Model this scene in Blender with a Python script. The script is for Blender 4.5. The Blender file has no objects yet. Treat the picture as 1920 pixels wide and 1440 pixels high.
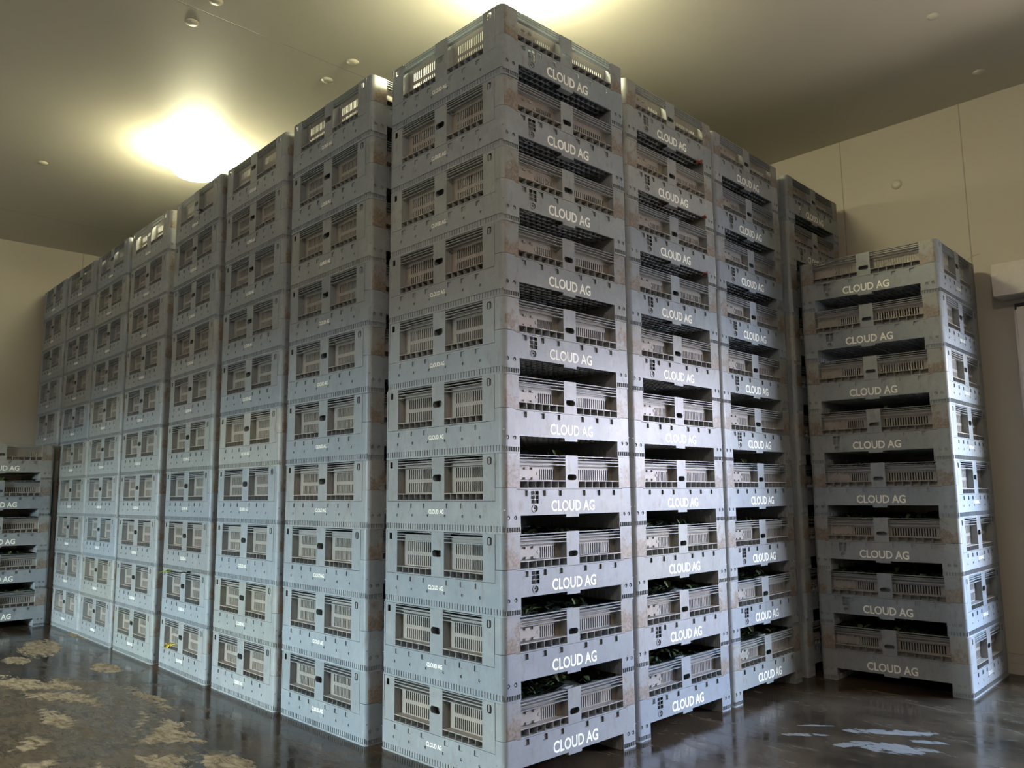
import bpy, bmesh, math, random
from mathutils import Vector, Matrix

# ---------------------------------------------------------------- scale and camera
H = 0.46                       # stacking pitch of one bin in metres
WP = 2.5275 * H                # length of the closed (drop-door) side, local x
DF = 2.5698 * H                # length of the fork-entry side, local y
sc = bpy.context.scene
col = sc.collection
random.seed(7)

def link(o):
    col.objects.link(o)
    return o

cam_d = bpy.data.cameras.new('camera')
cam = link(bpy.data.objects.new('camera', cam_d))
cam_d.sensor_width = 36.0
cam_d.lens = 1521.94 / 1920 * 36.0
cam_d.clip_start = 0.05
pitch, roll, yaw = 0.134759, -0.009815, 0.80241
r0 = Vector((math.cos(yaw), math.sin(yaw), 0))
f0 = Vector((-math.sin(yaw), math.cos(yaw), 0))
z0 = Vector((0, 0, 1))
fw = f0 * math.cos(pitch) + z0 * math.sin(pitch)
up = -f0 * math.sin(pitch) + z0 * math.cos(pitch)
R_ = r0 * math.cos(roll) + up * math.sin(roll)
U_ = -r0 * math.sin(roll) + up * math.cos(roll)
M = Matrix.Identity(4)
for i in range(3):
    M[i][0], M[i][1], M[i][2] = R_[i], U_[i], -fw[i]
M.translation = Vector((7.31701, -6.92197, 3.49173)) * H
cam.matrix_world = M
sc.camera = cam

# ---------------------------------------------------------------- exposure, world and daylight
sc.view_settings.view_transform = 'Standard'
sc.view_settings.look = 'None'
sc.view_settings.gamma = 1
sc.view_settings.use_curve_mapping = False
sc.view_settings.exposure = 0.64
sc.cycles.max_bounces = 8
sc.cycles.diffuse_bounces = 5
sc.cycles.sample_clamp_indirect = 6

w = bpy.data.worlds.new('world')
sc.world = w
w.use_nodes = True
w.node_tree.nodes['Background'].inputs[0].default_value = (0.7, 0.75, 0.8, 1)
w.node_tree.nodes['Background'].inputs[1].default_value = 0.15

# room box in H units
XL, XR, YF, YB, ZC = -21.55, 15.0, -24.0, 11.25, 11.6
BX0, BX1, BZ = 4.4, 11.0, 6.3          # open doorway in the back wall
FX0, FX1, FZ = -12.5, -6.0, 5.6        # open doorway in the wall behind the camera

def area(name, loc, target, sx, sy, power, color, spread=math.pi):
    d = bpy.data.lights.new(name, 'AREA')
    d.shape = 'RECTANGLE'
    d.size, d.size_y, d.energy, d.color, d.spread = sx, sy, power, color, spread
    o = link(bpy.data.objects.new(name, d))
    o.location = Vector(loc) * H
    o.rotation_euler = (Vector(target) * H - o.location).to_track_quat('-Z', 'Y').to_euler()
    return o

# daylight entering by the two doorways: open sky higher up, pale yard lower down
area('back_doorway_sky_light', (10.0, YB + 6.0, 11.0), (4.0, 3.0, 1.0), 5.0, 5.0, 2900, (0.18, 0.50, 1.0))
area('back_doorway_ground_bounce', (8.0, YB + 2.6, 0.4), (6.0, 3.0, 9.5), 3.0, 1.4, 140, (1.0, 0.84, 0.72))
area('back_doorway_yard_light', (13.0, YB + 8.0, 7.0), (0.5, 3.5, 3.8), 3.4, 0.8, 36, (1.0, 0.80, 0.76), math.radians(46))
area('back_doorway_side_light', (12.0, YB + 2.6, 5.6), (2.4, 9.6, 3.6), 1.8, 1.5, 130, (0.72, 0.82, 1.0), math.radians(90))
area('front_doorway_light', ((FX0 + FX1) / 2, YF - 8, 10.5), (-6, 0, 1.0), 6.5, 5.0, 21500, (0.74, 0.94, 1.0))

# ---------------------------------------------------------------- node helpers
def new_mat(name):
    m = bpy.data.materials.new(name)
    m.use_nodes = True
    nt = m.node_tree
    for n in list(nt.nodes):
        nt.nodes.remove(n)
    out = nt.nodes.new('ShaderNodeOutputMaterial')
    b = nt.nodes.new('ShaderNodeBsdfPrincipled')
    nt.links.new(b.outputs[0], out.inputs[0])
    return m, nt, b

class NT:
    def __init__(s, nt): s.nt = nt
    def n(s, t, **k):
        x = s.nt.nodes.new(t)
        for a, v in k.items(): setattr(x, a, v)
        return x
    def l(s, a, b): s.nt.links.new(a, b)
    def setin(s, node, i, v):
        if v is None: return
        if isinstance(v, bpy.types.NodeSocket): s.l(v, node.inputs[i])
        else: node.inputs[i].default_value = v
    def math(s, op, a, b=None, c=None):
        x = s.n('ShaderNodeMath', operation=op)
        s.setin(x, 0, a); s.setin(x, 1, b); s.setin(x, 2, c)
        return x.outputs[0]
    def vmath(s, op, a, b=None):
        x = s.n('ShaderNodeVectorMath', operation=op)
        s.setin(x, 0, a); s.setin(x, 1, b)
        return x.outputs['Value'] if op in ('LENGTH', 'DISTANCE') else x.outputs[0]
    def noise(s, vec, scale, detail=3, rough=.55, dist=0):
        x = s.n('ShaderNodeTexNoise')
        s.l(vec, x.inputs['Vector'])
        x.inputs['Scale'].default_value = scale
        x.inputs['Detail'].default_value = detail
        x.inputs['Roughness'].default_value = rough
        x.inputs['Distortion'].default_value = dist
        return x.outputs['Fac']
    def ramp(s, f, a, b):
        x = s.n('ShaderNodeMapRange')
        x.interpolation_type = 'SMOOTHSTEP'
        s.setin(x, 0, f)
        x.inputs[1].default_value, x.inputs[2].default_value = a, b
        return x.outputs[0]
    def mix(s, f, a, b, mode='MIX'):
        x = s.n('ShaderNodeMix', data_type='RGBA', blend_type=mode)
        s.setin(x, 0, f)
        for i, v in ((6, a), (7, b)):
            if isinstance(v, bpy.types.NodeSocket): s.l(v, x.inputs[i])
            else: x.inputs[i].default_value = (*v, 1) if len(v) == 3 else v
        return x.outputs[2]
    def scale(s, vec, v):
        return s.vmath('MULTIPLY', vec, v)

def plastic(name, tint=(1, 1, 1), grime=0.0, grime_col=(0.30, 0.22, 0.15), amount=(0.55, 0.75), residue=None):
    m, nt, b = new_mat(name)
    g = NT(nt)
    tc = g.n('ShaderNodeTexCoord').outputs['Object']
    oi = g.n('ShaderNodeObjectInfo')
    seed = g.vmath('ADD', tc, g.vmath('MULTIPLY', oi.outputs['Location'], (3.1, 7.7, 5.3)))
    base = g.mix(1.0, oi.outputs['Color'], tint, 'MULTIPLY')
    # mottled scuffs
    n1 = g.noise(seed, 9, 5, .65)
    base = g.mix(g.ramp(n1, .42, .8), base, g.mix(1.0, base, (1.22, 1.2, 1.14), 'MULTIPLY'))
    n2 = g.noise(g.scale(seed, (1, 1, .35)), 22, 4, .7)
    base = g.mix(g.math('MULTIPLY', g.ramp(n2, .52, .74), .5), base, (0.165, 0.135, 0.105))
    n6 = g.noise(g.scale(seed, (1, 1, .6)), 70, 3, .75)
    base = g.mix(g.math('MULTIPLY', g.ramp(n6, .64, .74), .6), base, (0.07, 0.06, 0.05))
    if grime > 0:
        n3 = g.noise(seed, 5, 5, .7)
        base = g.mix(g.math('MULTIPLY', g.ramp(n3, amount[0] - .25, amount[1]), grime), base, grime_col)
    if residue:
        sep = g.n('ShaderNodeSeparateXYZ'); g.l(tc, sep.inputs[0])
        hgt = g.ramp(sep.outputs[2], H * .90, H * .66)
        n4 = g.noise(seed, 11, 5, .75)
        f = g.ramp(g.math('ADD', g.math('MULTIPLY', hgt, .16), n4), .50, .66)
        n5 = g.noise(seed, 60, 3, .6)
        base = g.mix(g.math('MULTIPLY', f, .72), base, g.mix(g.ramp(n5, .35, .65), (0.25, 0.175, 0.12), (0.12, 0.08, 0.05)))
    g.l(base, b.inputs['Base Color'])
    g.l(g.math('MULTIPLY_ADD', n1, .25, .33), b.inputs['Roughness'])
    b.inputs['Specular IOR Level'].default_value = 0.45
    bp = g.n('ShaderNodeBump'); bp.inputs['Strength'].default_value = .12; bp.inputs['Distance'].default_value = .004
    g.l(n2, bp.inputs['Height']); g.l(bp.outputs[0], b.inputs['Normal'])
    return m

def flat(name, c, rough=.6, spec=.4, metal=0, bump=0, nscale=20, vary=.12):
    m, nt, b = new_mat(name)
    g = NT(nt)
    tc = g.n('ShaderNodeTexCoord').outputs['Object']
    n = g.noise(tc, nscale, 4)
    g.l(g.mix(n, tuple(x * (1 - vary) for x in c), tuple(min(1, x * (1 + vary)) for x in c)), b.inputs['Base Color'])
    b.inputs['Roughness'].default_value = rough
    b.inputs['Specular IOR Level'].default_value = spec
    b.inputs['Metallic'].default_value = metal
    return m

MP = plastic('bin_plastic')
MG = plastic('bin_plastic_dusty', (1.12, 1.0, .9), .6, (0.30, 0.235, 0.18))
MR = plastic('bin_plastic_corner', (1, 1, 1), .35, (0.26, 0.225, 0.18), residue=True)
ML = flat('white_lettering', (0.95, 0.93, 0.84), .5, .4, vary=.03)
MB = [MP, MG, MR]

# ---------------------------------------------------------------- tagging
def mesh_obj(name, bm, mats, parent=None):
    me = bpy.data.meshes.new(name)
    bm.to_mesh(me); bm.free()
    for m in (mats if isinstance(mats, list) else [mats]): me.materials.append(m)
    o = link(bpy.data.objects.new(name, me))
    if parent: o.parent = parent
    return o

def tag(o, label=None, cat=None, group=None, kind=None):
    if label: o['label'] = label
    if cat: o['category'] = cat
    if group: o['group'] = group
    if kind: o['kind'] = kind
    return o

def box(bm, x0, x1, y0, y1, z0_, z1_, mi=0):
    v = [bm.verts.new(p) for p in ((x0, y0, z0_), (x1, y0, z0_), (x1, y1, z0_), (x0, y1, z0_),
                                   (x0, y0, z1_), (x1, y0, z1_), (x1, y1, z1_), (x0, y1, z1_))]
    for f in ((0, 3, 2, 1), (4, 5, 6, 7), (0, 1, 5, 4), (1, 2, 6, 5), (2, 3, 7, 6), (3, 0, 4, 7)):
        bm.faces.new([v[i] for i in f]).material_index = mi

# ---------------------------------------------------------------- room
def wall_material(name, c, seam_axis, seam_off, seam_pitch, rough=.5, bump=.3):
    m, nt, b = new_mat(name)
    g = NT(nt)
    tc = g.n('ShaderNodeTexCoord').outputs['Object']
    sep = g.n('ShaderNodeSeparateXYZ'); g.l(tc, sep.inputs[0])
    t = g.math('DIVIDE', g.math('SUBTRACT', sep.outputs[seam_axis], seam_off), seam_pitch)
    fr = g.math('FRACT', t)
    d = g.math('MULTIPLY', g.math('MINIMUM', fr, g.math('SUBTRACT', 1.0, fr)), seam_pitch)
    seam = g.ramp(d, .007, .002)
    n = g.noise(tc, 1.6, 4, .6)
    n2 = g.noise(g.scale(tc, (1, 1, .3)), 5, 5, .7)
    base = g.mix(n, tuple(x * .93 for x in c), c)
    base = g.mix(g.math('MULTIPLY', g.ramp(n2, .55, .85), .25), base, tuple(x * .78 for x in c))
    base = g.mix(g.math('MULTIPLY', seam, .55), base, (0.16, 0.14, 0.11))
    g.l(base, b.inputs['Base Color'])
    b.inputs['Roughness'].default_value = rough
    bp = g.n('ShaderNodeBump'); bp.inputs['Strength'].default_value = bump; bp.inputs['Distance'].default_value = .01
    g.l(g.math('ADD', g.math('MULTIPLY', n, .4), g.math('MULTIPLY', seam, -1)), bp.inputs['Height'])
    g.l(bp.outputs[0], b.inputs['Normal'])
    return m

WALLC = (0.50, 0.455, 0.37)
M_WB = wall_material('wall_panel_back', WALLC, 0, 2.225 * H, 1.18)
M_WS = wall_material('wall_panel_side', WALLC, 1, 0.5, 1.18)
M_CE = wall_material('ceiling_panel', (0.62, 0.58, 0.49), 0, -5.39 * H, 6.0, rough=.55, bump=.3)

def slab(name, x0, x1, y0, y1, a, b_, mat):
    bm = bmesh.new()
    box(bm, x0 * H, x1 * H, y0 * H, y1 * H, a * H, b_ * H)
    return tag(mesh_obj(name, bm, mat), kind='structure')

T = .3
slab('wall_left', XL - T, XL, YF, YB, 0, ZC, M_WS)
slab('wall_right', XR, XR + T, YF, YB, 0, ZC, M_WS)
bm = bmesh.new()
box(bm, XL * H, BX0 * H, YB * H, (YB + T) * H, 0, ZC * H)
box(bm, BX1 * H, XR * H, YB * H, (YB + T) * H, 0, ZC * H)
box(bm, BX0 * H, BX1 * H, YB * H, (YB + T) * H, BZ * H, ZC * H)
tag(mesh_obj('wall_back', bm, M_WB), kind='structure')
bm = bmesh.new()
box(bm, XL * H, FX0 * H, (YF - T) * H, YF * H, 0, ZC * H)
box(bm, FX1 * H, XR * H, (YF - T) * H, YF * H, 0, ZC * H)
box(bm, FX0 * H, FX1 * H, (YF - T) * H, YF * H, FZ * H, ZC * H)
tag(mesh_obj('wall_front', bm, M_WB), kind='structure')
slab('ceiling', XL - T, XR + T, YF - T, YB + T, ZC, ZC + T, M_CE)
# concrete kerb along the foot of the back wall
M_KB = flat('kerb_paint', (0.42, 0.40, 0.36), .55, .4)
bm = bmesh.new()
for x0, x1 in ((XL, BX0), (BX1, XR)):
    box(bm, x0 * H, x1 * H, (YB - .16) * H, YB * H, 0, .20 * H)
    box(bm, x0 * H, x1 * H, (YB - .10) * H, YB * H, .20 * H, .36 * H)
tag(mesh_obj('baseboard_back', bm, M_KB), kind='structure')

# sliding cold-room door: panel parked left of the opening, boxed track above it
M_DR = flat('door_skin', (0.60, 0.55, 0.49), .4, .5)
M_DK = flat('door_gasket', (0.03, 0.03, 0.03), .7, .3)
droot = tag(link(bpy.data.objects.new('door_1', None)), kind='structure')
droot.location = (4.6 * H, (YB - .2) * H, 0)
def dpart(name, x0, x1, y0, y1, a, b_, mat, bev=0.0):
    bm = bmesh.new()
    box(bm, (x0 - 4.6) * H, (x1 - 4.6) * H, (y0 - YB + .2) * H, (y1 - YB + .2) * H, a * H, b_ * H)
    if bev:
        bmesh.ops.bevel(bm, geom=[e for e in bm.edges], offset=bev, segments=3, affect='EDGES')
    return mesh_obj(name, bm, mat, droot)
dpart('door_panel', 2.98, 4.5, YB - .42, YB - .12, .25, 7.0, M_DR, .025)
dpart('gasket', 2.94, 4.38, YB - .12, YB - .005, .30, 7.12, M_DK)
bm = bmesh.new()
pr = [(0, 7.22), (-.62, 7.22), (-.66, 7.62), (-.60, 7.86), (0, 7.98)]
xs = (2.72 - 4.6, BX1 + .3 - 4.6)
rings = [[bm.verts.new((x * H, (y + .2) * H, z * H)) for y, z in pr] for x in xs]
for i in range(5):
    j = (i + 1) % 5
    bm.faces.new((rings[0][i], rings[0][j], rings[1][j], rings[1][i]))
bm.faces.new(rings[0][::-1]); bm.faces.new(rings[1])
bmesh.ops.recalc_face_normals(bm, faces=bm.faces)
mesh_obj('track_cover', bm, M_DR, droot)

# ---------------------------------------------------------------- floor
def floor_material():
    m, nt, b = new_mat('wet_muddy_concrete')
    g = NT(nt)
    tc = g.vmath('MULTIPLY', g.n('ShaderNodeTexCoord').outputs['Object'], (1 / H, 1 / H, 0))
    sep = g.n('ShaderNodeSeparateXYZ'); g.l(tc, sep.inputs[0])
    X, Y = sep.outputs[0], sep.outputs[1]
    n_big = g.noise(tc, .9, 6, .62, .4)
    n_fine = g.noise(tc, 5, 6, .7, .6)
    n_str = g.noise(g.vmath('MULTIPLY', tc, (1.0, 3.2, 1)), 1.1, 6, .68, 1.0)
    grain = g.noise(tc, 40, 3, .7)
    n_fs = g.noise(g.vmath('MULTIPLY', tc, (2.2, 6.0, 1)), 1.6, 8, .72, .8)
    def blob(cx, cy, rx, ry, ang=0):
        v = g.vmath('SUBTRACT', tc, (cx, cy, 0))
        if ang:
            r = g.n('ShaderNodeVectorRotate', rotation_type='Z_AXIS'); g.l(v, r.inputs[0]); r.inputs['Angle'].default_value = ang; v = r.outputs[0]
        return g.ramp(g.vmath('LENGTH', g.vmath('DIVIDE', v, (rx, ry, 1))), 1.25, .35)
    def union(fs):
        o = fs[0]
        for f in fs[1:]: o = g.math('MAXIMUM', o, f)
        return o
    def ring(cx, cy, R, wd, teeth=0, amp=.12):
        v = g.vmath('SUBTRACT', tc, (cx, cy, 0))
        d = g.math('SUBTRACT', g.vmath('LENGTH', v), R)
        if teeth:
            s_ = g.n('ShaderNodeSeparateXYZ'); g.l(v, s_.inputs[0])
            a = g.math('ARCTAN2', s_.outputs[1], s_.outputs[0])
            wv = g.math('MULTIPLY', g.math('SINE', g.math('MULTIPLY', a, teeth)), amp)
            d = g.math('ADD', g.math('ABSOLUTE', d), wv)
        else:
            d = g.math('ABSOLUTE', d)
        d = g.math('ADD', d, g.math('MULTIPLY', g.math('SUBTRACT', n_fine, .5), .35))
        return g.ramp(d, wd + .05, wd - .03)
    tan = union([blob(-14.7, -1.2, 1.5, .55, .2), blob(-15.9, .1, 1.1, .35), blob(-13.4, -2.0, .7, .3),
                 blob(-8.6, -1.9, 2.8, 1.0, -.1), blob(-9.0, -3.4, 3.6, 1.3, .2), blob(-5.8, -2.7, 2.8, 1.5, .1),
                 blob(-6.2, -4.4, 4.2, 2.2), blob(-3.2, -1.9, 1.2, .4, .3), blob(-11.2, -.9, .8, .3)])
    cut = union([ring(-7.6, -4.4, 2.1, .26, 70, .05), ring(-7.6, -4.4, 3.0, .12, 100, .05), ring(-9.5, -8.6, 5.6, .34, 170, .05), ring(-9.5, -8.6, 7.1, .30, 220, .05),
                 ring(2.5, -8.5, 9.6, .28, 260, .05), ring(-4.5, -13, 10.2, .22, 0)])
    tanf = g.ramp(g.math('ADD', g.math('MULTIPLY', tan, .40), g.math('ADD', g.math('MULTIPLY', n_str, .5), g.math('MULTIPLY', n_fs, .7))), .785, .855)
    tanf = g.math('MULTIPLY', tanf, g.math('SUBTRACT', 1.0, g.math('MULTIPLY', cut, .75)))
    pale = union([blob(2.15, 5.6, .95, .2, -.6), blob(2.55, 4.9, .7, .34, -.5), blob(2.05, 4.7, .16, .5, .5),
                  blob(1.35, 4.65, .5, .10, -.7), blob(2.75, 5.5, .4, .12, -.5), blob(1.25, 5.2, .45, .06, -.7)])
    palef = g.ramp(g.math('ADD', g.math('MULTIPLY', pale, .34), g.math('ADD', g.math('MULTIPLY', n_str, .5), g.math('MULTIPLY', n_fs, .7))), .84, .90)
    wet = g.mix(g.ramp(n_big, .35, .7), (0.026, 0.018, 0.011), (0.075, 0.050, 0.030))
    wet = g.mix(g.math('MULTIPLY', g.ramp(n_str, .5, .75), .6), wet, (0.115, 0.082, 0.052))
    mud = g.mix(g.ramp(n_fs, .38, .62), (0.16, 0.115, 0.07), (0.42, 0.33, 0.215))
    mud = g.mix(g.math('MULTIPLY', g.ramp(grain, .5, .8), .4), mud, (0.10, 0.07, 0.045))
    base = g.mix(tanf, wet, mud)
    base = g.mix(palef, base, g.mix(n_fine, (0.12, 0.105, 0.09), (0.23, 0.205, 0.18)))
    g.l(base, b.inputs['Base Color'])
    dry = g.math('MAXIMUM', tanf, palef)
    rr = g.math('ADD', g.math('MULTIPLY', g.ramp(n_big, .35, .75), .12), .07)
    rr = g.math('ADD', rr, g.math('MULTIPLY', g.ramp(n_str, .45, .7), .22))
    g.l(g.math('ADD', rr, g.math('MULTIPLY', dry, .5)), b.inputs['Roughness'])
    b.inputs['Specular IOR Level'].default_value = .14
    bp = g.n('ShaderNodeBump'); bp.inputs['Strength'].default_value = .45; bp.inputs['Distance'].default_value = .006
    hh = g.math('ADD', g.math('MULTIPLY', n_str, .45), g.math('MULTIPLY', cut, -.12))
    hh = g.math('ADD', hh, g.math('MULTIPLY', g.math('MULTIPLY', dry, n_fine), 2.0))
    g.l(hh, bp.inputs['Height']); g.l(bp.outputs[0], b.inputs['Normal'])
    return m
slab('floor', XL - T, XR + T, YF - 8, YB + 8, -.3, 0, floor_material())

# ---------------------------------------------------------------- bin geometry
RC = .036
# sides: 0 = fork +x, 1 = closed +y, 2 = fork -x, 3 = closed -y ; a runs left->right seen from outside
hx, hy = WP / 2, DF / 2
SIDES = [((hx, -hy), (0, 1), (-1, 0), DF), ((hx, hy), (-1, 0), (0, -1), WP),
         ((-hx, hy), (0, -1), (1, 0), DF), ((-hx, -hy), (1, 0), (0, 1), WP)]
def P(side, a, z, d):
    (ox, oy), (tx, ty), (nx, ny), L = SIDES[side]
    if a < RC - 1e-6 or a > L - RC + 1e-6:
        if a < RC: th = (RC - a) / RC * math.pi / 4; sg = -1; c = RC
        else: th = (a - (L - RC)) / RC * math.pi / 4; sg = 1; c = L - RC
        rr = RC - d
        at, dn = c + sg * math.sin(th) * rr, RC - math.cos(th) * rr
        return (ox + tx * at + nx * dn, oy + ty * at + ny * dn, z)
    return (ox + tx * a + nx * d, oy + ty * a + ny * d, z)

def panel(bm, side, a0, a1, z0_, z1_, d0, d1, holes=(), mat=None, inner_only=False):
    L = SIDES[side][3]
    holes = [(h + (0,))[:5] for h in holes]
    A = {a0, a1}; Z = {z0_, z1_}
    for h in holes:
        for a in h[:2]:
            if a0 < a < a1: A.add(a)
        for z in h[2:4]:
            if z0_ < z < z1_: Z.add(z)
    for k in range(4):
        for a in (RC * k / 3, L - RC * k / 3):
            if a0 < a < a1: A.add(a)
    def uniq(s):
        s = sorted(s); o = [s[0]]
        for x in s[1:]:
            if x - o[-1] > 1e-5: o.append(x)
        return o
    A, Z = uniq(A), uniq(Z)
    na, nz = len(A) - 1, len(Z) - 1
    solid = [[True] * nz for _ in range(na)]
    for i in range(na):
        am = (A[i] + A[i + 1]) / 2
        for h in holes:
            if h[0] < am < h[1]:
                for j in range(nz):
                    zm = (Z[j] + Z[j + 1]) / 2
                    if h[2] < zm < h[3]: solid[i][j] = False
    # merge: one quad per vertical run in each column
    cache = {}
    def V(a, z, d):
        k = (round(a, 5), round(z, 5), round(d, 5))
        if k not in cache: cache[k] = bm.verts.new(P(side, a, z, d))
        return cache[k]
    def F(vs, mi):
        try: bm.faces.new(vs).material_index = mi
        except ValueError: pass
    for i in range(na):
        j = 0
        while j < nz:
            if not solid[i][j]: j += 1; continue
            k = j
            while k + 1 < nz and solid[i][k + 1] and not (mat): k += 1
            mi = mat((A[i] + A[i + 1]) / 2, (Z[j] + Z[k + 1]) / 2) if mat else 0
            p, q, r, s = A[i], A[i + 1], Z[j], Z[k + 1]
            F((V(p, r, d0), V(q, r, d0), V(q, s, d0), V(p, s, d0)), mi)
            F((V(p, r, d1), V(p, s, d1), V(q, s, d1), V(q, r, d1)), mi)
            j = k + 1
        for j in range(nz):
            if not solid[i][j]: continue
            p, q, r, s = A[i], A[i + 1], Z[j], Z[j + 1]
            if i == 0 or not solid[i - 1][j]: F((V(p, r, d0), V(p, s, d0), V(p, s, d1), V(p, r, d1)), 0)
            if i == na - 1 or not solid[i + 1][j]: F((V(q, r, d0), V(q, r, d1), V(q, s, d1), V(q, s, d0)), 0)
            if j == 0 or not solid[i][j - 1]: F((V(p, r, d0), V(p, r, d1), V(q, r, d1), V(q, r, d0)), 0)
            if j == nz - 1 or not solid[i][j + 1]: F((V(p, s, d0), V(q, s, d0), V(q, s, d1), V(p, s, d1)), 0)
    # rounded corners of holes
    for h in holes:
        rr = h[4]
        if rr <= 0: continue
        for ca, cz, sa, sz in ((h[0], h[2], 1, 1), (h[1], h[2], -1, 1), (h[1], h[3], -1, -1), (h[0], h[3], 1, -1)):
            pts = []
            for k in range(5):
                t = k / 4 * math.pi / 2
                pts.append((ca + sa * rr * (1 - math.cos(t)), cz + sz * rr * (1 - math.sin(t))))
            for d in (d0, d1):
                c = bm.verts.new(P(side, ca, cz, d))
                vs = [bm.verts.new(P(side, a, z, d)) for a, z in pts]
                for k in range(4): bm.faces.new((c, vs[k], vs[k + 1]))
            f = [bm.verts.new(P(side, a, z, d0)) for a, z in pts]
            b_ = [bm.verts.new(P(side, a, z, d1)) for a, z in pts]
            for k in range(4): bm.faces.new((f[k], f[k + 1], b_[k + 1], b_[k]))

def sbox(bm, side, a0, a1, z0_, z1_, d0, d1, mi=0):
    vs = [bm.verts.new(P(side, a, z, d)) for a, z, d in
          ((a0, z0_, d0), (a1, z0_, d0), (a1, z1_, d0), (a0, z1_, d0), (a0, z0_, d1), (a1, z0_, d1), (a1, z1_, d1), (a0, z1_, d1))]
    for f in ((0, 1, 2, 3), (5, 4, 7, 6), (4, 0, 3, 7), (1, 5, 6, 2), (3, 2, 6, 7), (4, 5, 1, 0)):
        bm.faces.new([vs[i] for i in f]).material_index = mi

def disc(bm, side, a, z, r, d0, d1, n=10, mi=0, rin=0):
    o = [[bm.verts.new(P(side, a + r * math.cos(2 * math.pi * k / n), z + r * math.sin(2 * math.pi * k / n), d)) for k in range(n)] for d in (d0, d1)]
    if rin:
        q = [[bm.verts.new(P(side, a + rin * math.cos(2 * math.pi * k / n), z + rin * math.sin(2 * math.pi * k / n), d)) for k in range(n)] for d in (d0, d1)]
    for k in range(n):
        j = (k + 1) % n
        bm.faces.new((o[0][k], o[1][k], o[1][j], o[0][j])).material_index = mi
        if rin:
            bm.faces.new((q[0][k], q[0][j], q[1][j], q[1][k])).material_index = mi
            bm.faces.new((o[0][k], o[0][j], q[0][j], q[0][k])).material_index = mi
    if not rin: bm.faces.new(o[0]).material_index = mi

SK = .006           # skin thickness
REC = .052          # depth of the window recesses
GAP = .0024
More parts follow.
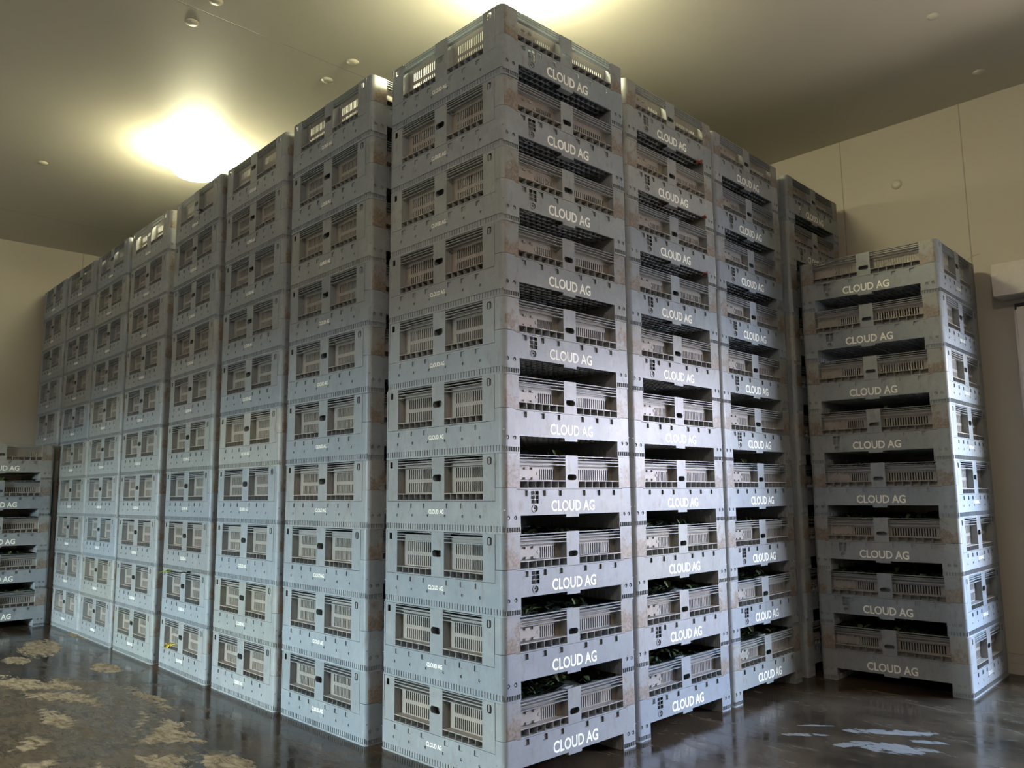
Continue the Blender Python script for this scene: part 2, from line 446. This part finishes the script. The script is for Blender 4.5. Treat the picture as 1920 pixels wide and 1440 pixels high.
# fork-side window layout (fractions of DF), closed-side layout (fractions of WP, measured from the left)
FWIN = [(.110, .442), (.540, .880)]
PWIN = [(.130, .437), (.543, .846)]
def base_mesh(outlet):
    bm = bmesh.new()
    zt = .405 * H       # seam on the closed side
    for s in (0, 2):
        L = DF
        holes = [(.112 * L, .441 * L, -1, .222 * H), (.540 * L, .876 * L, -1, .222 * H), (.44 * L, .542 * L, -1, .185 * H)]
        notch = [(f * L, f * L + .040, .462 * H, .535 * H, .004) for f in (.131, .258, .376, .562, .683, .809)]
        pins = [(f * L, .198 * H) for f in (.029, .077, .918, .958)]
        ph = [(a - .0125, a + .0125, z - .0125, z + .0125, .0124) for a, z in pins]
        # leg band is recessed: leave it open in the skin
        band = [(.0, .112 * L - .004, .022 * H, .080 * H), (.876 * L + .004, L, .022 * H, .080 * H)]
        top = [(-1, .062 * L, .0, .0), ]
        steps = [(.085 * L, .905 * L, .548 * H, 2)]
        oh = []
        if outlet:
            a_, b_ = .184 * L, .242 * L
            cw = (b_ - a_) / 2
            for i in range(2):
                for k in range(3):
                    x0 = a_ + i * cw + .002; z1_ = (.528 - k * .055) * H
                    oh.append((x0, x0 + cw - .004, z1_ - .048 * H, z1_))
            oh.append(((a_ + b_) / 2 - .026, (a_ + b_) / 2 + .026, .305 * H - .026, .305 * H + .026, .0259))
        panel(bm, s, 0, L, 0, .566 * H, 0, SK, holes + notch + ph + band + steps + oh)
        for n_ in notch: sbox(bm, s, n_[0] - .002, n_[1] + .002, n_[2] - .002, n_[3] + .002, .011, .013)
        for a, z in pins:
            sbox(bm, s, a - .014, a + .014, z - .014, z + .014, .010, .012)
            disc(bm, s, a, z - .002, .0065, .003, .010, 8)
        if outlet:
            c = (.184 + .242) / 2 * L
            disc(bm, s, c, .305 * H, .027, -.003, SK, 16, rin=.020)
            disc(bm, s, c, .305 * H, .013, .004, .03, 12, rin=.008)
            sbox(bm, s, .17 * L, .255 * L, .225 * H, .545 * H, .032, .034)
        for lo, hi in ((0, .112 * L), (.876 * L, L)):
            panel(bm, s, lo, hi, .020 * H, .082 * H, .010, .013)
            n_ = 6
            for k in range(n_ + 1):
                a = lo + RC * .5 * (lo == 0) + (hi - lo - RC * .5) * k / n_
                sbox(bm, s, max(0, a - .0022), min(L, a + .0022), .022 * H, .080 * H, .001, .0105)
        # lip of the centre tab
        sbox(bm, s, .44 * L, .542 * L, .185 * H, .191 * H, SK, .045)
    for s in (1, 3):
        L = WP
        notch = [(f * L, f * L + .036, .312 * H, .378 * H, .003) for f in (.131, .249, .363, .557, .670, .787)]
        pins = [(f * L, .212 * H) for f in (.128, .266, .405, .548, .690, .826)]
        ph = [(a - .009, a + .009, z - .009, z + .009, .0089) for a, z in pins]
        steps = [(.034 * L, .938 * L, zt, 2)]
        band = [(0, L, .026 * H, .100 * H)]
        panel(bm, s, 0, L, 0, .566 * H, 0, SK, notch + ph + steps + band)
        for n_ in notch: sbox(bm, s, n_[0] - .002, n_[1] + .002, n_[2] - .002, n_[3] + .002, .008, .010)
        for a, z in pins:
            sbox(bm, s, a - .011, a + .011, z - .011, z + .011, .009, .011)
            disc(bm, s, a, z, .0045, .003, .009, 8)
        panel(bm, s, 0, L, .024 * H, .102 * H, .0055, .009)
        n_ = 46
        for k in range(n_ + 1):
            a = RC * .4 + (L - RC * .8) * k / n_
            sbox(bm, s, a - .0016, a + .0016, .026 * H, .100 * H, .001, .006)
    # skids: inner faces of the two long legs
    yl = -hy + .112 * DF; yr = -hy + .876 * DF
    x0, x1 = -hx + .004, hx - .004
    for ya, yb in ((-hy + .012, yl), (yr, hy - .012)):
        inner = yl if ya < 0 else yr
        box(bm, x0, x1, inner - .003, inner + .003, .001, .245 * H)
        box(bm, x0 + .01, x1 - .01, ya, yb, .0005, .005)
        nrib = 30
        sg = 1 if ya < 0 else -1
        for k in range(nrib + 1):
            xx = x0 + .01 + (x1 - x0 - .02) * k / nrib
            box(bm, xx - .0015, xx + .0015, min(inner, inner + sg * .007), max(inner, inner + sg * .007), .003, .10 * H)
    # deck and its egg-crate underside
    box(bm, -hx + SK, hx - SK, -hy + SK, hy - SK, .290 * H, .300 * H)
    zc0, zc1 = .226 * H, .291 * H
    n_ = 24
    for k in range(n_ + 1):
        xx = -hx + .012 + (WP - .024) * k / n_
        box(bm, xx - .0014, xx + .0014, yl, yr, zc0, zc1)
    for k in range(19):
        yy = yl + .004 + (yr - yl - .008) * k / 18
        box(bm, -hx + SK, hx - SK, yy - .0014, yy + .0014, zc0 + .0006, zc1)
    return bm

def window_bank(bm, s, w0, w1, zlo, zsq, rails, slits, sq=6, plate=None):
    """recess behind one window: back wall with slits, cheeks, ledge, square pockets, rails"""
    zt = .992 * H
    holes = []
    for (a0, a1, z0_, z1_, n_) in slits:
        pitch_ = (a1 - a0) / n_
        for k in range(n_):
            a = a0 + pitch_ * (k + .5)
            holes.append((a - pitch_ * .25, a + pitch_ * .25, z0_, z1_))
    panel(bm, s, w0 - .004, w1 + .004, zlo, .938 * H, REC, REC + .004, holes, mat=lambda a, z: 1)
    sbox(bm, s, w0 - .003, w0, zlo, zt, SK, REC)
    sbox(bm, s, w1, w1 + .003, zlo, zt, SK, REC)
    sbox(bm, s, w0, w1, zsq - .003, zsq + .003, .001, REC, 1)          # ledge above the pockets
    sbox(bm, s, w0, w1, zlo - .001, zlo + .003, .001, REC)             # pocket floor
    for k in range(1, sq):
        a = w0 + (w1 - w0) * k / sq
        sbox(bm, s, a - .0016, a + .0016, zlo, zsq, .001, REC)
    for z in rails:
        sbox(bm, s, w0, w1, z - .0021, z + .0021, .001, .022)
    if plate:
        p0, p1, q0, q1 = plate
        sbox(bm, s, p0, p1, q0, q1, REC - .010, REC, 1)
        for k in range(3):
            a = p0 + (p1 - p0) * (k + .1) / 3
            for z in (q0 + .002, q1 - .014):
                sbox(bm, s, a, a + .022, z, z + .012, REC - .020, REC - .009, 1)
        disc(bm, s, p1 - .002, (q0 + q1) / 2, .012, REC - .013, REC, 10, 1)

def fork_wall_mesh(s):
    bm = bmesh.new()
    L = DF
    zb = .548 * H + GAP
    wins = [(a * L, b * L, .562 * H, 2) for a, b in FWIN]
    slot = [(.456 * L, .527 * L, .668 * H, .745 * H, .0175)]
    top = [(-1, .085 * L, 0, .566 * H + GAP), (.905 * L, 9, 0, .566 * H + GAP)]
    def mat(a, z): return 2 if (.006 < a < .105 * L or .885 * L < a < L - .006) and z < .985 * H else 0
    panel(bm, s, 0, L, zb, .998 * H, 0, SK, wins + slot + top, mat=mat)
    for i, (a, b) in enumerate(FWIN):
        w0, w1 = a * L, b * L
        if i == 0:
            slits = [(.286 * L, .405 * L, .672 * H, .812 * H, 8)]; plate = (.114 * L, .272 * L, .672 * H, .835 * H)
        else:
            slits = [(.548 * L, .845 * L, .672 * H, .812 * H, 17)]; plate = None
        window_bank(bm, s, w0, w1, .562 * H, .658 * H, [.868 * H, .915 * H, .950 * H, .985 * H], slits, plate=plate)
    # hollow behind the grip slot
    sbox(bm, s, FWIN[0][1] * L, FWIN[1][0] * L, .56 * H, .99 * H, REC, REC + .003)
    # inner liner of the corner posts
    for a0, a1 in ((RC, FWIN[0][0] * L), (FWIN[1][1] * L, L - RC)):
        sbox(bm, s, a0, a1, .57 * H, .99 * H, REC, REC + .003)
    # wrap of the corner post onto the closed sides
    for s2, lo, hi in (((s + 3) % 4, SIDES[(s + 3) % 4][3] * .938 + GAP, SIDES[(s + 3) % 4][3]), ((s + 1) % 4, 0, SIDES[(s + 1) % 4][3] * .034 - GAP)):
        panel(bm, s2, lo, hi, .566 * H + GAP, .998 * H, 0, SK)
    return bm

def drop_door_mesh(s):
    bm = bmesh.new()
    L = WP
    zb = .405 * H + GAP
    lo, hi = .034 * L + GAP, .938 * L - GAP
    wins = [(a * L, b * L, .418 * H, 2) for a, b in PWIN]
    slot = [(.445 * L, .523 * L, .672 * H, .762 * H, .019)]
    hin = [(.056 * L, .081 * L, .872 * H, .962 * H, .006), (.881 * L, .914 * L, .860 * H, .962 * H, .012)]
    panel(bm, s, lo, hi, zb, .998 * H, 0, SK, wins + slot + hin)
    for i, (a, b) in enumerate(PWIN):
        w0, w1 = a * L, b * L
        n_ = 15 if i == 0 else 17
        sl = [(w0 + .042 * L, w1, z0_, z1_, n_) for z0_, z1_ in ((.528 * H, .660 * H), (.712 * H, .848 * H))]
        window_bank(bm, s, w0, w1, .418 * H, .506 * H, [.868 * H, .915 * H, .950 * H, .985 * H], sl)
    sbox(bm, s, PWIN[0][1] * L, PWIN[1][0] * L, .42 * H, .99 * H, REC, REC + .003)
    for a0, a1 in ((lo, PWIN[0][0] * L), (PWIN[1][1] * L, hi)):
        sbox(bm, s, a0, a1, .42 * H, .99 * H, REC, REC + .003)
    sbox(bm, s, .886 * L, .896 * L, .87 * H, .95 * H, .004, .02)     # latch tongue in the right hinge slot
    return bm

def text_mesh(name, side, a0, a1, z0_, z1_):
    cu = bpy.data.curves.new(name, 'FONT')
    cu.body = 'CLOUD AG'
    cu.resolution_u = 3
    cu.offset = .022
    ob = bpy.data.objects.new(name, cu)
    link(ob)
    dg = bpy.context.evaluated_depsgraph_get()
    me = bpy.data.meshes.new_from_object(ob.evaluated_get(dg))
    bm = bmesh.new(); bm.from_mesh(me)
    bpy.data.objects.remove(ob); bpy.data.meshes.remove(me)
    xs = [v.co.x for v in bm.verts]; ys = [v.co.y for v in bm.verts]
    x0, x1, y0, y1 = min(xs), max(xs), min(ys), max(ys)
    ret = bmesh.ops.extrude_face_region(bm, geom=bm.faces[:])
    for e in ret['geom']:
        if isinstance(e, bmesh.types.BMVert): e.co.z = 1
    for v in bm.verts:
        a = a0 + (a1 - a0) * (v.co.x - x0) / (x1 - x0)
        z = z0_ + (z1_ - z0_) * (v.co.y - y0) / (y1 - y0)
        v.co = P(side, a, z, -.0012 if v.co.z > .5 else .0003)
    for f in bm.faces: f.smooth = False
    return bm

proto = {}
def mk(key, bm, mats):
    bmesh.ops.recalc_face_normals(bm, faces=bm.faces)
    me = bpy.data.meshes.new(key)
    bm.to_mesh(me); bm.free()
    for m in mats: me.materials.append(m)
    proto[key] = me
mk('base_outlet', base_mesh(True), MB)
mk('base_plain', base_mesh(False), MB)
for s in (0, 2): mk('fork%d' % s, fork_wall_mesh(s), MB)
for s in (1, 3): mk('door%d' % s, drop_door_mesh(s), MB)
for s in (0, 2): mk('txt%d' % s, text_mesh('t', s, .330 * DF, .666 * DF, .262 * H, .408 * H), [ML])
for s in (1, 3): mk('txt%d' % s, text_mesh('t', s, .412 * WP, .538 * WP, .238 * H, .298 * H), [ML])

bins = []
def make_bin(loc, rz, label, group, color, outlet):
    root = link(bpy.data.objects.new('pallet_bin', None))
    root.empty_display_size = .1
    root.location = loc
    root.rotation_euler = (0, 0, rz)
    tag(root, label, 'plastic bin', group)
    for key, nm in (('base_outlet' if outlet else 'base_plain', 'base'), ('fork0', 'side_wall'), ('fork2', 'side_wall'),
                    ('door1', 'drop_door'), ('door3', 'drop_door'), ('txt0', 'lettering'), ('txt2', 'lettering'),
                    ('txt1', 'lettering'), ('txt3', 'lettering')):
        o = link(bpy.data.objects.new(nm, proto[key]))
        o.parent = root
        c = color
        if nm != 'base' and nm != 'lettering':
            k = random.uniform(.94, 1.05); c = (color[0] * k * 1.02, color[1] * k, color[2] * k * .97)
        o.color = (*c, 1)
        if nm == 'lettering': o['label'] = 'white lettering reading CLOUD AG'
    bins.append(root)
    return root

# near corner (x, y), rotation, lean per ten bins, count  -- in H units
ST = [
    ((0, 0), 0, (.0854, -.006), 10), ((-2.7102, -.1746), -.0135, (.0285, -.0609), 10), ((-5.3719, -.1719), -.0197, (-.0855, -.0209), 10),
    ((-8.0437, -.1719), -.0383, (-.0226, -.0507), 10), ((-10.7998, -.133), -.0174, (-.0895, -.0192), 10),
    ((-13.526, -.0766), -.0166, (-.0313, -.0348), 10), ((-16.1463, -.0375), -.0051, (-.0846, -.0658), 10),
    ((-18.76, -.0823), -.0223, (-.06, 0), 10),
    ((-.0804, 2.7047), .021, (.0179, .1161), 10), ((-.1511, 5.331), .0364, (-.0361, .1841), 10), ((-.266, 8.2367), .0321, (-.0048, .2424), 10),
    ((-.1012, 8.3145), -1.517, (.0082, .0045), 8), ((-18.5374, -2.762), -.04, (-.0049, -.1114), 5)]
WHERE = ['{} tall stack at the near corner', '{} second stack along the long left row', '{} third stack along the long left row',
         '{} fourth stack along the long left row', '{} fifth stack along the long left row', '{} sixth stack along the long left row',
         '{} seventh stack along the long left row', '{} farthest stack of the long left row',
         '{} first stack behind the corner at right', '{} second stack behind the corner at right',
         '{} dark stack behind the shorter right-hand one', '{} separate shorter stack at the right', '{} low stack at the left edge']
GROUP = ['bins in the long left row'] * 8 + ['bins in the right-hand row'] * 3 + ['bins in the separate right stack', 'bins in the low left stack']
ORD = ['', 'second', 'third', 'fourth', 'fifth', 'sixth', 'seventh', 'eighth', 'ninth']
OUTLET = {0: '1110101110'[:10], 8: '1111100011', 9: '0111101110', 10: '1111111111', 11: '11010110', 12: '00000'}
OUTLET[0] = '1110101' + '100'
OUTLET[8] = '1111100' + '011'
OUTLET[9] = '0111110' + '110'
base_cols = [(0.255, 0.275, 0.292), (0.235, 0.262, 0.288), (0.268, 0.285, 0.282), (0.24, 0.27, 0.30), (0.285, 0.29, 0.275), (0.262, 0.276, 0.288), (0.25, 0.262, 0.272)]
bin_at = {}
for si, ((x0, y0), rot, (lx, ly), n) in enumerate(ST):
    for k in range(n):
        zc = k + .5
        off = Vector((x0 + lx * (zc - 5) * .1, y0 + ly * (zc - 5) * .1)) * H
        ox, oy = (-WP / 2, DF / 2)
        if si == 11: ox, oy = (-WP / 2, DF / 2)
        cx = off.x + ox * math.cos(rot) - oy * math.sin(rot)
        cy = off.y + ox * math.sin(rot) + oy * math.cos(rot)
        cx += random.uniform(-.003, .003); cy += random.uniform(-.003, .003)
        top = n - 1 - k
        pos = 'topmost in the' if top == 0 else ('bottom one in the' if k == 0 else ORD[top] + ' from the top in the')
        c = random.choice(base_cols); kk = random.uniform(.90, 1.06)
        label = 'blue-grey plastic bin, ' + WHERE[si].format(pos)
        o = OUTLET.get(si)
        outlet = (o[top] == '1') if o else random.random() < .5
        bin_at[(si, k)] = make_bin((cx, cy, k * H), rot + random.uniform(-.003, .003), label, GROUP[si],
                                   tuple(v * kk for v in c), outlet)

# ---------------------------------------------------------------- produce in the bins whose openings show it
M_LEAF = flat('leaf_green', (0.018, 0.034, 0.010), .5, .4, nscale=30, vary=.6)
M_STALK = flat('stalk_green', (0.11, 0.14, 0.055), .5, .4, nscale=30, vary=.4)
M_LITTER = flat('leaf_dark', (0.010, 0.014, 0.006), .6, .3, nscale=25, vary=.6)
def leaf(bm, p, ang, tilt, ln, wd, mi):
    d = Vector((math.cos(ang) * math.cos(tilt), math.sin(ang) * math.cos(tilt), math.sin(tilt)))
    sd = Vector((-math.sin(ang), math.cos(ang), 0))
    nn = d.cross(sd)
    prev = None
    for k in range(5):
        t = k / 4
        wk = wd * (.25 + math.sin(math.pi * min(1, t * .93 + .05)) * .9)
        c = Vector(p) + d * ln * t - Vector((0, 0, 1)) * ln * .35 * t * t
        cr = nn * wk * .25
        cur = [bm.verts.new(c - sd * wk * .5 + cr), bm.verts.new(c), bm.verts.new(c + sd * wk * .5 + cr)]
        if prev:
            for i in (0, 1):
                bm.faces.new((prev[i], prev[i + 1], cur[i + 1], cur[i])).material_index = mi
        prev = cur
def stalk(bm, p, ang, tilt, ln, r, mi):
    d = Vector((math.cos(ang) * math.cos(tilt), math.sin(ang) * math.cos(tilt), math.sin(tilt)))
    a = d.orthogonal().normalized(); b_ = d.cross(a)
    rs = []
    for k in range(4):
        t = k / 3
        c = Vector(p) + d * ln * t - Vector((0, 0, 1)) * ln * .2 * t * t
        rs.append([bm.verts.new(c + (a * math.cos(q * math.pi / 2) + b_ * math.sin(q * math.pi / 2)) * r * (1 - .4 * t)) for q in range(4)])
    for k in range(3):
        for q in range(4):
            bm.faces.new((rs[k][q], rs[k][(q + 1) % 4], rs[k + 1][(q + 1) % 4], rs[k + 1][q])).material_index = mi
def heap(seed, level):
    random.seed(seed)
    bm = bmesh.new()
    nx = 20
    ex, ey = hx - REC - .03, hy - REC - .03
    g = {}
    def hz(x, y):
        return level * H + .014 * math.sin(x * 11 + seed) + .014 * math.cos(y * 13 + seed * 2) + .012 * math.sin((x + y) * 23 + seed)
    for i in range(nx + 1):
        for j in range(nx + 1):
            x = -ex + 2 * ex * i / nx; y = -ey + 2 * ey * j / nx
            g[i, j] = bm.verts.new((x, y, hz(x, y) + random.uniform(-.008, .008)))
    for i in range(nx):
        for j in range(nx):
            bm.faces.new((g[i, j], g[i + 1, j], g[i + 1, j + 1], g[i, j + 1])).material_index = 2
    # sides down to the deck
    rim = [(i, 0) for i in range(nx)] + [(nx, j) for j in range(nx)] + [(i, nx) for i in range(nx, 0, -1)] + [(0, j) for j in range(nx, 0, -1)]
    low = [bm.verts.new((g[k].co.x, g[k].co.y, .302 * H)) for k in rim]
    for i in range(len(rim)):
        j = (i + 1) % len(rim)
        bm.faces.new((g[rim[j]], g[rim[i]], low[i], low[j])).material_index = 2
    bm.faces.new(low)
    for k in range(520):
        x, y = random.uniform(-ex, ex) * .97, random.uniform(-ey, ey) * .97
        leaf(bm, (x, y, hz(x, y) - .005), random.uniform(0, 6.28), random.uniform(.1, 1.0), random.uniform(.04, .10), random.uniform(.02, .05), random.choice((0, 0, 0, 1, 2)))
    for k in range(120):
        x, y = random.uniform(-ex, ex) * .85, random.uniform(-ey, ey) * .85
        stalk(bm, (x, y, hz(x, y)), random.uniform(0, 6.28), random.uniform(0, .6), random.uniform(.06, .14), random.uniform(.0015, .003), random.choice((1, 1, 0)))
    me = bpy.data.meshes.new('leafy_greens')
    bm.to_mesh(me); bm.free()
    for m in (M_LEAF, M_STALK, M_LITTER): me.materials.append(m)
    return me
heaps = [heap(3, .93), heap(5, .95), heap(9, .90)]
random.seed(21)
def in_bin(k, n, si):
    top = n - 1 - k
    pos = 'topmost' if top == 0 else ('bottom' if k == 0 else ORD[top] + '-from-top')
    return pos
PLACE = {0: 'bin of the near corner stack', 8: 'bin of the first stack behind the corner', 9: 'bin of the second stack behind the corner',
         11: 'bin of the separate right stack', 12: 'bin of the low left stack'}
for si, rows in ((0, range(0, 6)), (8, range(0, 6)), (9, range(0, 5)), (11, range(0, 5)), (12, range(0, 4))):
    for k in rows:
        b_ = bin_at[si, k]
        o = link(bpy.data.objects.new('leafy_greens', heaps[(k + si) % 3]))
        o.location = b_.location
        o.rotation_euler = b_.rotation_euler
        tag(o, 'dark leafy greens heaped in the %s %s' % (in_bin(k, ST[si][3], si), PLACE[si]), 'greens', 'greens heaped in the bins', 'stuff')

# ---------------------------------------------------------------- stray scraps
M_YEL = flat('petal_yellow', (0.75, 0.62, 0.10), .5, .3)
M_LIME = flat('leaf_lime', (0.42, 0.50, 0.10), .5, .3, vary=.3)
M_TWIG = flat('dry_twig', (0.42, 0.35, 0.22), .7, .2)
M_RED = flat('red_leaf', (0.35, 0.07, 0.04), .6, .3)
def scrap(name, label, cat, loc, kind, sc_=1.0, seed=0):
    random.seed(seed + 100)
    bm = bmesh.new()
    if kind == 'leaf':
        for k in range(6): leaf(bm, (0, 0, 0), random.uniform(0, 6.28), random.uniform(-.1, .6), .07 * sc_, .035 * sc_, 0)
        for k in range(2): stalk(bm, (0, 0, 0), random.uniform(0, 6.28), .3, .09 * sc_, .003, 0)
    elif kind == 'twig':
        stalk(bm, (0, 0, 0), .4, .6, .12 * sc_, .004, 0)
        stalk(bm, (.03, .01, .02), 1.2, .9, .05 * sc_, .003, 0)
    o = mesh_obj(name, bm, {'l': M_LIME, 'y': M_YEL, 't': M_TWIG, 'g': M_LEAF, 'r': M_RED}[label[0]])
    o.location = Vector(loc) * H
    return tag(o, label[1], cat)
def on_face(u_, v_, yv):
    """point on the plane y = yv seen at pixel (u, v), in H units"""
    d = fw + R_ * ((u_ - 960) / 1521.94) - U_ * ((v_ - 720) / 1521.94)
    c = M.translation / H
    t = (yv - c.y) / d.y
    return c + d * t
p = on_face(312, 1072, -.16); scrap('leaf_scrap', ('l', 'pale green leaf caught on a rim of the fourth stack in the left row'), 'leaf', (p.x, -.20, p.z), 'leaf', .9, 1)
p = on_face(352, 1074, -.16); scrap('leaf_scrap', ('g', 'dark green leaf sprig beside the pale leaf on the fourth left-row stack'), 'leaf', (p.x, -.20, p.z), 'leaf', .8, 2)
p = on_face(322, 1209, -.05); scrap('leaf_scrap', ('y', 'yellow-green leaf lying on the window ledge of a bottom bin'), 'leaf', (p.x, -.10, p.z), 'leaf', .8, 3)
p = on_face(383, 398, -.1); scrap('leaf_scrap', ('g', 'small green leaf on a high rim seam in the left row'), 'leaf', (p.x, -.19, p.z + .02), 'leaf', .5, 4)
scrap('twig', ('t', 'dry twig sticking up from the rim of the separate right stack'), 'twig', (2.36, 10.5, 8.02), 'twig', 1.0, 5)
scrap('twig', ('t', 'curled dry stalk on top of the far left stack'), 'twig', (-18.95, .05, 10.01), 'twig', 1.1, 6)
for k, (r_, nm) in enumerate(((9, 'topmost'), (8, 'second'), (7, 'third'))):
    scrap('red_leaf', ('r', 'reddish leaf scrap in the fork opening under the %s bin behind the corner' % nm), 'leaf', (-.10 + .01 * k, 2.7 + 2.57 * .84, r_ + .2), 'leaf', .5, 7 + k)

# ---------------------------------------------------------------- ceiling and wall fixings
M_CAP = flat('cap_plastic', (0.60, 0.57, 0.46), .4, .5, vary=.05)
def cap_mesh():
    bm = bmesh.new()
    bmesh.ops.create_uvsphere(bm, u_segments=20, v_segments=10, radius=.042)
    for v in bm.verts: v.co.z = (v.co.z * .4)
    bmesh.ops.delete(bm, geom=[v for v in bm.verts if v.co.z > .001], context='VERTS')
    ret = bmesh.ops.create_cone(bm, cap_ends=True, segments=20, radius1=.052, radius2=.052, depth=.006)
    for v in ret['verts']: v.co.z += -.003
    me = bpy.data.meshes.new('panel_fixing_cap'); bm.to_mesh(me); bm.free()
    for p_ in me.polygons: p_.use_smooth = True
    me.materials.append(M_CAP)
    return me
capm = cap_mesh()
caps = [((-5.83, -1.8), 'round ceiling cap nearest the upper left ceiling seam'), ((-5.05, .94), 'round ceiling cap just right of the ceiling seam'),
        ((-5.97, .94), 'round ceiling cap just left of the ceiling seam above the row'), ((3.04, 7.42), 'round ceiling cap near the top right of the picture'),
        ((2.96, 10.09), 'round ceiling cap close to the back wall'), ((-14.14, -2.0), 'round ceiling cap far left beyond the lamp'),
        ((-4.96, -1.76), 'round ceiling cap at the top edge right of the seam')]
for (x, y), lb in caps:
    o = link(bpy.data.objects.new('panel_fixing_cap', capm)); o.location = (x * H, y * H, ZC * H)
    tag(o, lb, 'cap', 'round panel fixing caps')
o = link(bpy.data.objects.new('panel_fixing_cap', capm)); o.location = (.86 * H, YB * H, 10.22 * H); o.rotation_euler = (-math.pi / 2, 0, 0)
tag(o, 'round cap high on the back wall above the right stack', 'cap', 'round panel fixing caps')

# ---------------------------------------------------------------- lamps
def lamp(x, y, z, color, label, emis):
    root = link(bpy.data.objects.new('bulkhead_lamp', None))
    root.location = (x * H, y * H, z * H)
    tag(root, label, 'lamp', 'ceiling lamps')
    m, nt, b = new_mat('lamp_glass')
    b.inputs['Base Color'].default_value = (.9, .9, .85, 1)
    b.inputs['Emission Color'].default_value = (*color, 1)
    b.inputs['Emission Strength'].default_value = emis
    bm = bmesh.new()
    bmesh.ops.create_uvsphere(bm, u_segments=28, v_segments=14, radius=.25)
    for v in bm.verts: v.co.z *= .4
    o = mesh_obj('lamp_globe', bm, m, root)
    for p_ in o.data.polygons: p_.use_smooth = True
    bm = bmesh.new()
    bmesh.ops.create_cone(bm, cap_ends=True, segments=24, radius1=.07, radius2=.09, depth=(ZC - z) * H - .09)
    for v in bm.verts: v.co.z += ((ZC - z) * H + .09) / 2
    mesh_obj('lamp_base', bm, M_CAP, root)
LC = (1.0, .95, .60)
lamp(-11.0, .47, 11.15, LC, 'glaring round ceiling lamp half hidden behind the long left row', 75)
lamp(-.80, 1.30, 11.18, LC, 'round ceiling lamp just above the near corner stack', 90)
lamp(-13, -15, 11.2, (1.0, .95, .82), 'added ceiling fill lamp behind the photographer on the left', 55)  # added out of view as front fill for the bin faces
lamp(8.5, -8.5, 11.2, (1.0, .87, .76), 'added ceiling fill lamp overhead of the photographer on the right', 135)  # added out of view to brighten the right-hand ceiling and upper bins
